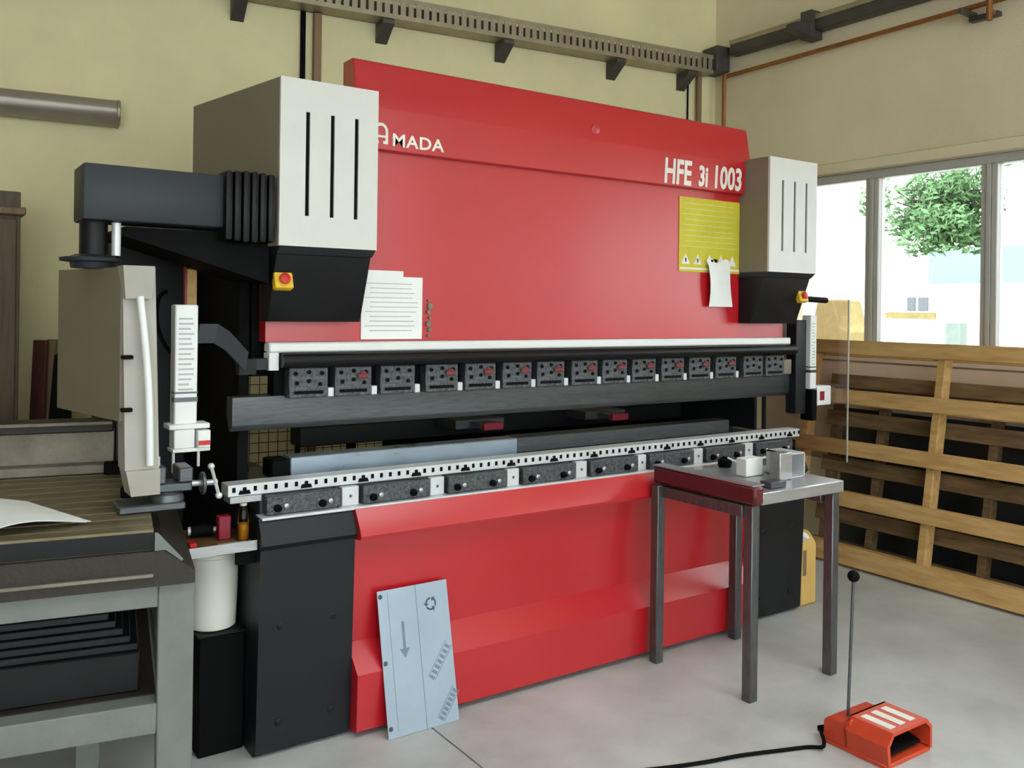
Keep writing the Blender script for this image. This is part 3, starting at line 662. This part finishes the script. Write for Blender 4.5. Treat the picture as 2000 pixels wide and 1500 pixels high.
# ------------------------------------------------------------------ tray, bottles, bucket, stand beside the press
tr = thing('tool_tray', (.96, 3.27, .76), 'wooden tool tray with metal rim bracketed to the press side', 'tray')
obj('board', MB().box(.80, 1.062, 3.13, 3.45, .765, .778, .002), 'wood_tray', tr)
obj('rim', MB().box(.796, 1.062, 3.124, 3.13, .755, .79).box(.794, .80, 3.124, 3.45, .755, .79), 'steel', tr)
for y0 in (3.16, 3.44): obj('bracket', MB().box(1.0, 1.0665, y0, y0+.02, .70, .765), 'matte_black', tr)
bt = thing('glue_bottle', (1.035, 3.20, .779), 'clear bottle half full of amber liquid on tool tray', 'bottle')
obj('liquid', MB().lathe([(.019, .001), (.021, .004), (.021, .058), (.019, .059)], (1.035, 3.20, .779), 18), 'amber', bt)
obj('bottle_shell', MB().lathe([(.021, 0), (.0225, .004), (.0225, .105), (.016, .12), (.011, .124)], (1.035, 3.20, .779), 18), 'clear_plastic', bt)
obj('cap', MB().lathe([(.0125, .122), (.0125, .132), (.006, .136)], (1.035, 3.20, .779), 14), 'sticker_white', bt)
obj('red_tin', MB().box(.955, 1.0, 3.225, 3.26, .7785, .865, .004), 'crimson', label='crimson tin standing on tool tray beside amber bottle', cat='tin')
bl = thing('spray_can', (.90, 3.32, .80), 'small steel spray can lying on tool tray', 'can')
obj('can_body', MB().cyl((.88, 3.31, .805), (.955, 3.295, .805), .022, 16), 'matte_black', bl)
obj('nozzle', MB().cyl((.955, 3.295, .805), (.975, 3.291, .805), .010, 12).cyl((.87, 3.312, .805), (.882, 3.31, .805), .016, 12), 'steel_bright', bl)
obj('steel_rule', MB().box(.93, 1.03, 3.14, 3.155, .7785, .786, .001), 'steel_bright', label='short steel rule on tool tray edge', cat='rule')
obj('red_offcut', MB().box(.835, .86, 3.15, 3.20, .7785, .80, .002), 'estop_red', label='little red offcut on tool tray', cat='offcut')
st = thing('stand', (.96, 3.40, 0), 'black steel stand under the white bucket', 'stand')
obj('stand_body', MB().box(.90, 1.062, 3.25, 3.47, .0, .43, .004), 'matte_black', st)
obj('stand_top', MB().box(.892, 1.0635, 3.244, 3.475, .43, .438, .002), 'black_paint', st)
bu = thing('bucket', (.972, 3.345, .4385), 'white plastic bucket below the tool tray', 'bucket')
obj('bucket_body', MB().lathe([(.074, 0), (.083, .006), (.088, .14), (.090, .28), (.084, .28), (.080, .02)], (.972, 3.345, .4385), 32), 'bucket_white', bu)
obj('rim', MB().lathe([(.090, .262), (.0945, .265), (.0945, .279), (.090, .281), (.085, .28)], (.972, 3.345, .4385), 32), 'bucket_white', bu)

# ------------------------------------------------------------------ pallets against the right wall
LEAN = R(9.7)
def pallet(x0, ya, yb, rows, strs, m, label, h, bt=.022, sd=.085):
    Mx = T((x0, 0, 0)) @ Matrix.Rotation(LEAN, 4, 'Y')
    p = thing('pallet', (x0+.1, (ya+yb)/2, 0), label, 'pallet', group='wooden pallets by the window')
    for z0, z1 in rows: obj('board', MB(Mx).box(0, bt, ya, yb, z0+.018, z1+.018, .002), m, p)
    for s in strs: obj('stringer', MB(Mx).box(bt, bt+sd, s-.024, s+.024, .018, h, .002), m, p)
    for z0, z1 in rows: obj('board', MB(Mx).box(bt+sd, 2*bt+sd, ya, yb, z0+.018, z1+.018, .002), m, p)
    return p
rows = [(0, .12), (.36, .46), (.69, .79), (1.025, 1.12), (1.355, 1.45)]
pallet(5.0, 1.15, 3.98, rows, (3.94, 3.01, 2.12, 1.2), 'wood_pine', 'tall pine slat pallet in front, leaning by window', 1.46)
rows2 = [(0, .10), (.22, .32), (.55, .65), (.86, .96), (1.12, 1.21)]
pallet(5.136, 1.3, 3.85, rows2, (3.80, 3.45, 2.72, 2.05, 1.4), 'wood_old', 'lower weathered pallet behind the tall pine one', 1.22, sd=.07)

obj('sheet_metal', MB().box(5.452, 5.458, 1.3, 3.85, .001, .97), 'steel_dark', label='dark sheet metal standing behind the pallets', cat='sheet')
# jerrycan beside the right cabinet
jc = thing('jerrycan', (4.24, 3.26, 0), 'yellowish plastic jerrycan beside right press cabinet', 'jerrycan')
obj('can_body', MB().prism([(3.15, 0), (3.15, .34), (3.20, .40), (3.32, .40), (3.36, .34), (3.36, 0)], 'X', 4.115, 4.26, .012), 'can_beige', jc)
obj('can_handle', MB().tube([(4.19, 3.21, .40), (4.19, 3.215, .43), (4.19, 3.26, .44), (4.19, 3.30, .43), (4.19, 3.305, .40)], .011, 8), 'can_beige', jc)
obj('cap', MB().cyl((4.165, 3.17, .37), (4.165, 3.155, .39), .022, 14), 'sticker_white', jc)
obj('label_patch', MB().box(4.135, 4.165, 3.147, 3.152, .17, .31, .001), 'wood_tan', jc)
obj('crate', MB().box(4.40, 4.72, 3.66, 4.1, 0, .82, .006), 'black_paint', label='dark metal crate behind the clear side guard', cat='crate')

# ------------------------------------------------------------------ wall services
TZ0, TZ1 = 3.52, 3.665
ct = thing('cable_tray', BWM @ Vector((-2.8, -.1, TZ0)), 'slotted galvanised cable tray along the back wall', 'cable tray', WA)
obj('tray_floor', MB(BWM).box(-6.2, -.16, -.16, -.01, TZ0, TZ0+.006), 'tray_galv', ct)
obj('rail', MB(BWM).box(-6.2, -.16, -.165, -.16, TZ1-.03, TZ1), 'tray_galv', ct)
obj('rail', MB(BWM).box(-6.2, -.16, -.165, -.16, TZ0, TZ0+.03), 'tray_galv', ct)
obj('rail', MB(BWM).box(-6.2, -.16, -.015, -.01, TZ0, TZ1), 'tray_dark', ct)
sl = shape('slat', MB().box(-.018, .018, -.0025, .0025, TZ0+.03, TZ1-.03), 'tray_galv')
for i in range(110): inst('slat', sl, ct, BWM @ T((-.19 - i*.055, -.1625, 0)))
br = shape('bracket', MB().prism([(0, TZ0-.004), (-.15, TZ0-.004), (-.15, TZ0-.03), (0, TZ0-.13)], 'X', -.04, .04), 'tray_dark')
for s in (.36, 1.03, 1.98, 2.87, 3.81, 4.8): inst('bracket', br, ct, BWM @ T((-s, -.002, 0)))
cbm = MB(BWM)
for i in range(4): cbm.cyl((-6.1, -.04-.03*i, TZ0+.02), (-.2, -.04-.03*i, TZ0+.02), .011, 8)
obj('cable_bundle', cbm, 'matte_black', ct)
rt = thing('cable_tray', (XR-.1, 3, 3.65), 'dark cable trunking along the window wall above copper pipe', 'cable tray')
obj('trunking', MB().box(XR-.10, XR-.012, -1.5, CY_-.24, 3.655, 3.765, .004), 'tray_dark', rt)
obj('trunking_lid', MB().box(XR-.106, XR-.10, -1.5, CY_-.24, 3.735, 3.77), 'tray_galv', rt)
for yy in (4.12, 2.2, .3):
    obj('bracket', MB().box(XR-.14, XR-.012, yy-.05, yy+.05, 3.60, 3.80, .004).prism([(XR-.14, 3.60), (XR-.32, 3.63), (XR-.30, 3.68), (XR-.14, 3.70)], 'Y', yy-.05, yy+.04), 'tray_dark', rt)
obj('corner_box', MB(BWM).box(-.155, -.02, -.20, -.02, 3.54, 3.74, .006), 'tray_dark', label='dark junction box in the room corner between the cable trays', cat='junction box')
cpz = 3.515
obj('copper_pipe', MB().tube(smooth([Vector(p) for p in ((XR-.05, -2, cpz+.05), (XR-.05, 2, cpz+.02), (XR-.05, 4.6, cpz), (XR-.05, 4.9, cpz), (XR-.06, 4.945, cpz-.02), (XR-.07, 4.95, cpz-.08), (XR-.07, 4.95, 2.4), (XR-.07, 4.95, .3))]), .016, 10), 'copper', label='brown copper pipe running under trunking and down the corner', cat='pipe')
obj('wall_pipe', MB(BWM).cyl((-.20, -.04, .1), (-.20, -.04, 3.515), .022, 12), 'pipe_brown', label='buff vertical pipe on back wall beside the copper pipe', cat='pipe')
obj('wall_cable', MB(BWM).cyl((-.29, -.012, .1), (-.29, -.012, 3.515), .007, 8), 'matte_black', label='thin black cable dropping down back wall near the corner', cat='cable')
obj('wall_cable', MB(BWM).cyl((-3.40, -.018, .1), (-3.40, -.018, 3.515), .017, 10), 'matte_black', label='thick black cable dropping from tray behind left cover', cat='cable')
obj('wall_pipe', MB(BWM).box(-3.335, -3.285, -.045, -.003, .1, 3.515, .004), 'pipe_brown', label='brown conduit beside the thick black cable', cat='conduit')
hk = thing('pipe_hook', (XR-.02, 2.9, 3.47), 'dark iron pipe bracket with valve under trunking above windows', 'bracket')
obj('arm', MB().box(XR-.18, XR, 2.95, 2.98, 3.47, 3.50, .003).box(XR-.05, XR, 2.80, 2.98, 3.44, 3.47, .003), 'tray_dark', hk)
obj('valve', MB().cyl((XR-.11, 2.82, 3.40), (XR-.11, 2.82, 3.53), .018, 10).box(XR-.12, XR-.045, 2.81, 2.83, 3.445, 3.465), 'copper', hk)
wlmp = thing('wall_tube', BWM @ Vector((-4.9, -.08, 2.66)), 'grey round-nosed tube lamp fixed on back wall', 'lamp', WA)
tp_ = [(-.16, .0), (-.16, .135), (-.13, .15), (-.02, .15), (-.002, .15), (-.002, 0)]
obj('housing', MB(BWM).prism([(-.155, 2.69), (-.165, 2.74), (-.14, 2.785), (-.08, 2.80), (-.003, 2.80), (-.003, 2.655), (-.10, 2.655)], 'X', -6.4, -4.49, .006), 'lamp_grey', wlmp)
obj('end_cap', MB(BWM).prism([(-.158, 2.688), (-.168, 2.74), (-.142, 2.788), (-.08, 2.803), (-.003, 2.803), (-.003, 2.652), (-.10, 2.652)], 'X', -4.495, -4.475, .004), 'tray_galv', wlmp)
# left background furniture
lk = thing('cupboard', (.2, 5.3, 0), 'tall brown wooden cupboard against back wall', 'cupboard')
obj('carcass', MB().box(-.35, .505, 5.12, 5.60, 0, 2.18, .004), 'wood_brown', lk)
obj('cornice', MB().box(-.37, .525, 5.08, 5.60, 2.06, 2.10, .006), 'wood_tan', lk)
obj('door', MB().box(-.33, .07, 5.10, 5.12, .1, 2.04, .003), 'wood_brown', lk); obj('door', MB().box(.08, .485, 5.10, 5.12, .1, 2.04, .003), 'wood_brown', lk)
def plank(px0, px1, py, d, m, label, w=None):
    a, c = onD(px0, py, d), onD(px1, py, d)
    mid = (a+c)/2; wd = (c-a).length
    Pm = T((mid.x, mid.y, 0)) @ Matrix.Rotation(math.atan2(RGT.y, RGT.x), 4, 'Z') @ Matrix.Rotation(R(-4), 4, 'X')
    return obj('plank', MB(Pm).box(-wd/2, wd/2, 0, .03, .003, a.z, .003), m, label=label, cat='plank')
plank(47, 73, 690, 4.75, 'wood_redbrown', 'dark red-brown plank standing beside the cupboard')
plank(75, 92, 688, 4.8, 'wood_tan', 'narrow tan plank standing beside the red-brown one')
plank(93, 124, 690, 4.86, 'wood_tan', 'wider tan plank standing behind the pendant')
a = onD(112, 830, 4.5)
obj('sack', MB().hexa([(a.x-.10, a.y-.05, 0), (a.x+.12, a.y-.1, 0), (a.x+.14, a.y+.1, 0), (a.x-.08, a.y+.12, 0)], [(a.x+.0, a.y, 1.36), (a.x+.06, a.y-.02, 1.38), (a.x+.06, a.y+.03, 1.38), (a.x+.0, a.y+.03, 1.36)]), 'matte_black', label='black tapering cover standing behind the control pendant', cat='cover')
p = onD(374, 600, 3.3)
wb = thing('brush', (p.x, p.y+.0, 1.60), 'small wooden brush handle standing behind light guard column', 'brush')
obj('handle', MB().box(p.x-.018, p.x+.02, p.y, p.y+.02, 1.52, 1.755, .004), 'wood_pine', wb)
obj('side_strip', MB().box(p.x-.026, p.x-.018, p.y, p.y+.02, 1.60, 1.77, .002), 'crimson', wb)

# ------------------------------------------------------------------ outside the window
obj('ground_outside', MB().box(XR+.31, 60, -40, 60, -.3, -.05), 'ground_out', kind='structure')
bd = thing('building', (26, 14, 0), 'long white industrial hall across the yard', 'building')
obj('wall', MB().box(25, 34, -6, 34, -.05, 7.5), 'facade', bd)
obj('shutter', MB().box(24.9, 25, 6.0, 14.7, onX(1860, 530, 24.9).z, onX(1860, 463, 24.9).z), 'shutter_blue', bd)
for (ya, yb) in ((14.75, 15.05), (15.15, 15.4)):
    obj('window', MB().box(24.95, 25, ya, yb, 1.75, 2.15), 'win_dark', bd)
obj('sign', MB().box(24.88, 24.98, 14.5, 16.05, 1.52, 1.70), 'yellow_out', bd)
obj('bin', MB().box(20, 20.35, 11.05, 11.4, -.05, 1.47, .03), 'green_bin', label='grey-green bin standing in the yard', cat='bin')
ld = thing('loader', (20.5, 14.5, -.05), 'yellow loader parked in the yard', 'loader')
obj('body', MB().prism([(13.9, .5), (13.9, 1.2), (14.2, 1.3), (14.4, 2.0), (14.9, 2.0), (15.1, 1.2), (15.6, 1.0), (15.6, .5)], 'X', 20, 21.2, .05), 'yellow_out', ld)
for yy in (14.2, 15.2): obj('wheel', MB().cyl((19.9, yy, .35), (20.2, yy, .35), .4, 20), 'matte_black', ld)
tx = 15.5
cA, cB = onX(1718, 300, tx), onX(1905, 470, tx)
tre = thing('tree', (tx, onX(1925, 500, tx).y, -.05), 'leafy green tree in front of the white hall', 'tree')
ty = onX(1925, 500, tx).y
obj('trunk', MB().tube([(tx, ty, -.05), (tx+.03, ty, 1.6), (tx, ty-.02, 2.8), (tx, ty, 3.8), (tx, ty+.2, 4.6)], .1, 10, rad=[.12, .10, .08, .06, .03]), 'bark', tre)
bmr = MB()
for i in range(5):
    bmr.tube([(tx, ty, 2.8+.25*i), (tx+random.uniform(-.3, .3), ty+.7+.25*i, 3.1+.22*i), (tx+random.uniform(-.5, .5), ty+1.5, 3.2+.25*i)], .012, 6)
obj('branches', bmr, 'bark', tre)
lf = bmesh.new(); yc, zc = (cA.y+cB.y)/2-.1, (cA.z+cB.z)/2
cl = [(Vector((tx+random.uniform(-.6, .6), yc+random.uniform(-.85, .85), zc+random.uniform(-.72, .55))), random.uniform(.22, .42)) for _ in range(46)]
cl += [(Vector((tx+random.uniform(-.5, .5), yc-1.3-random.uniform(0, 1.2), zc+random.uniform(.6, 1.6))), random.uniform(.3, .5)) for _ in range(14)]
for (c, r) in cl:
    for _ in range(120):
        d = Vector((random.gauss(0, 1), random.gauss(0, 1), random.gauss(0, 1))).normalized() * r * random.random()**.4
        p = c + d; a = Vector((random.gauss(0, 1), random.gauss(0, 1), random.gauss(0, 1))).normalized(); b_ = a.orthogonal().normalized()
        l = random.uniform(.06, .10)
        lf.faces.new([lf.verts.new(p - a*l), lf.verts.new(p + b_*l*.45), lf.verts.new(p + a*l), lf.verts.new(p - b_*l*.45)])
lm = MB(); lm.merge(lf); obj('foliage', lm, 'leaf', tre, kind='stuff')
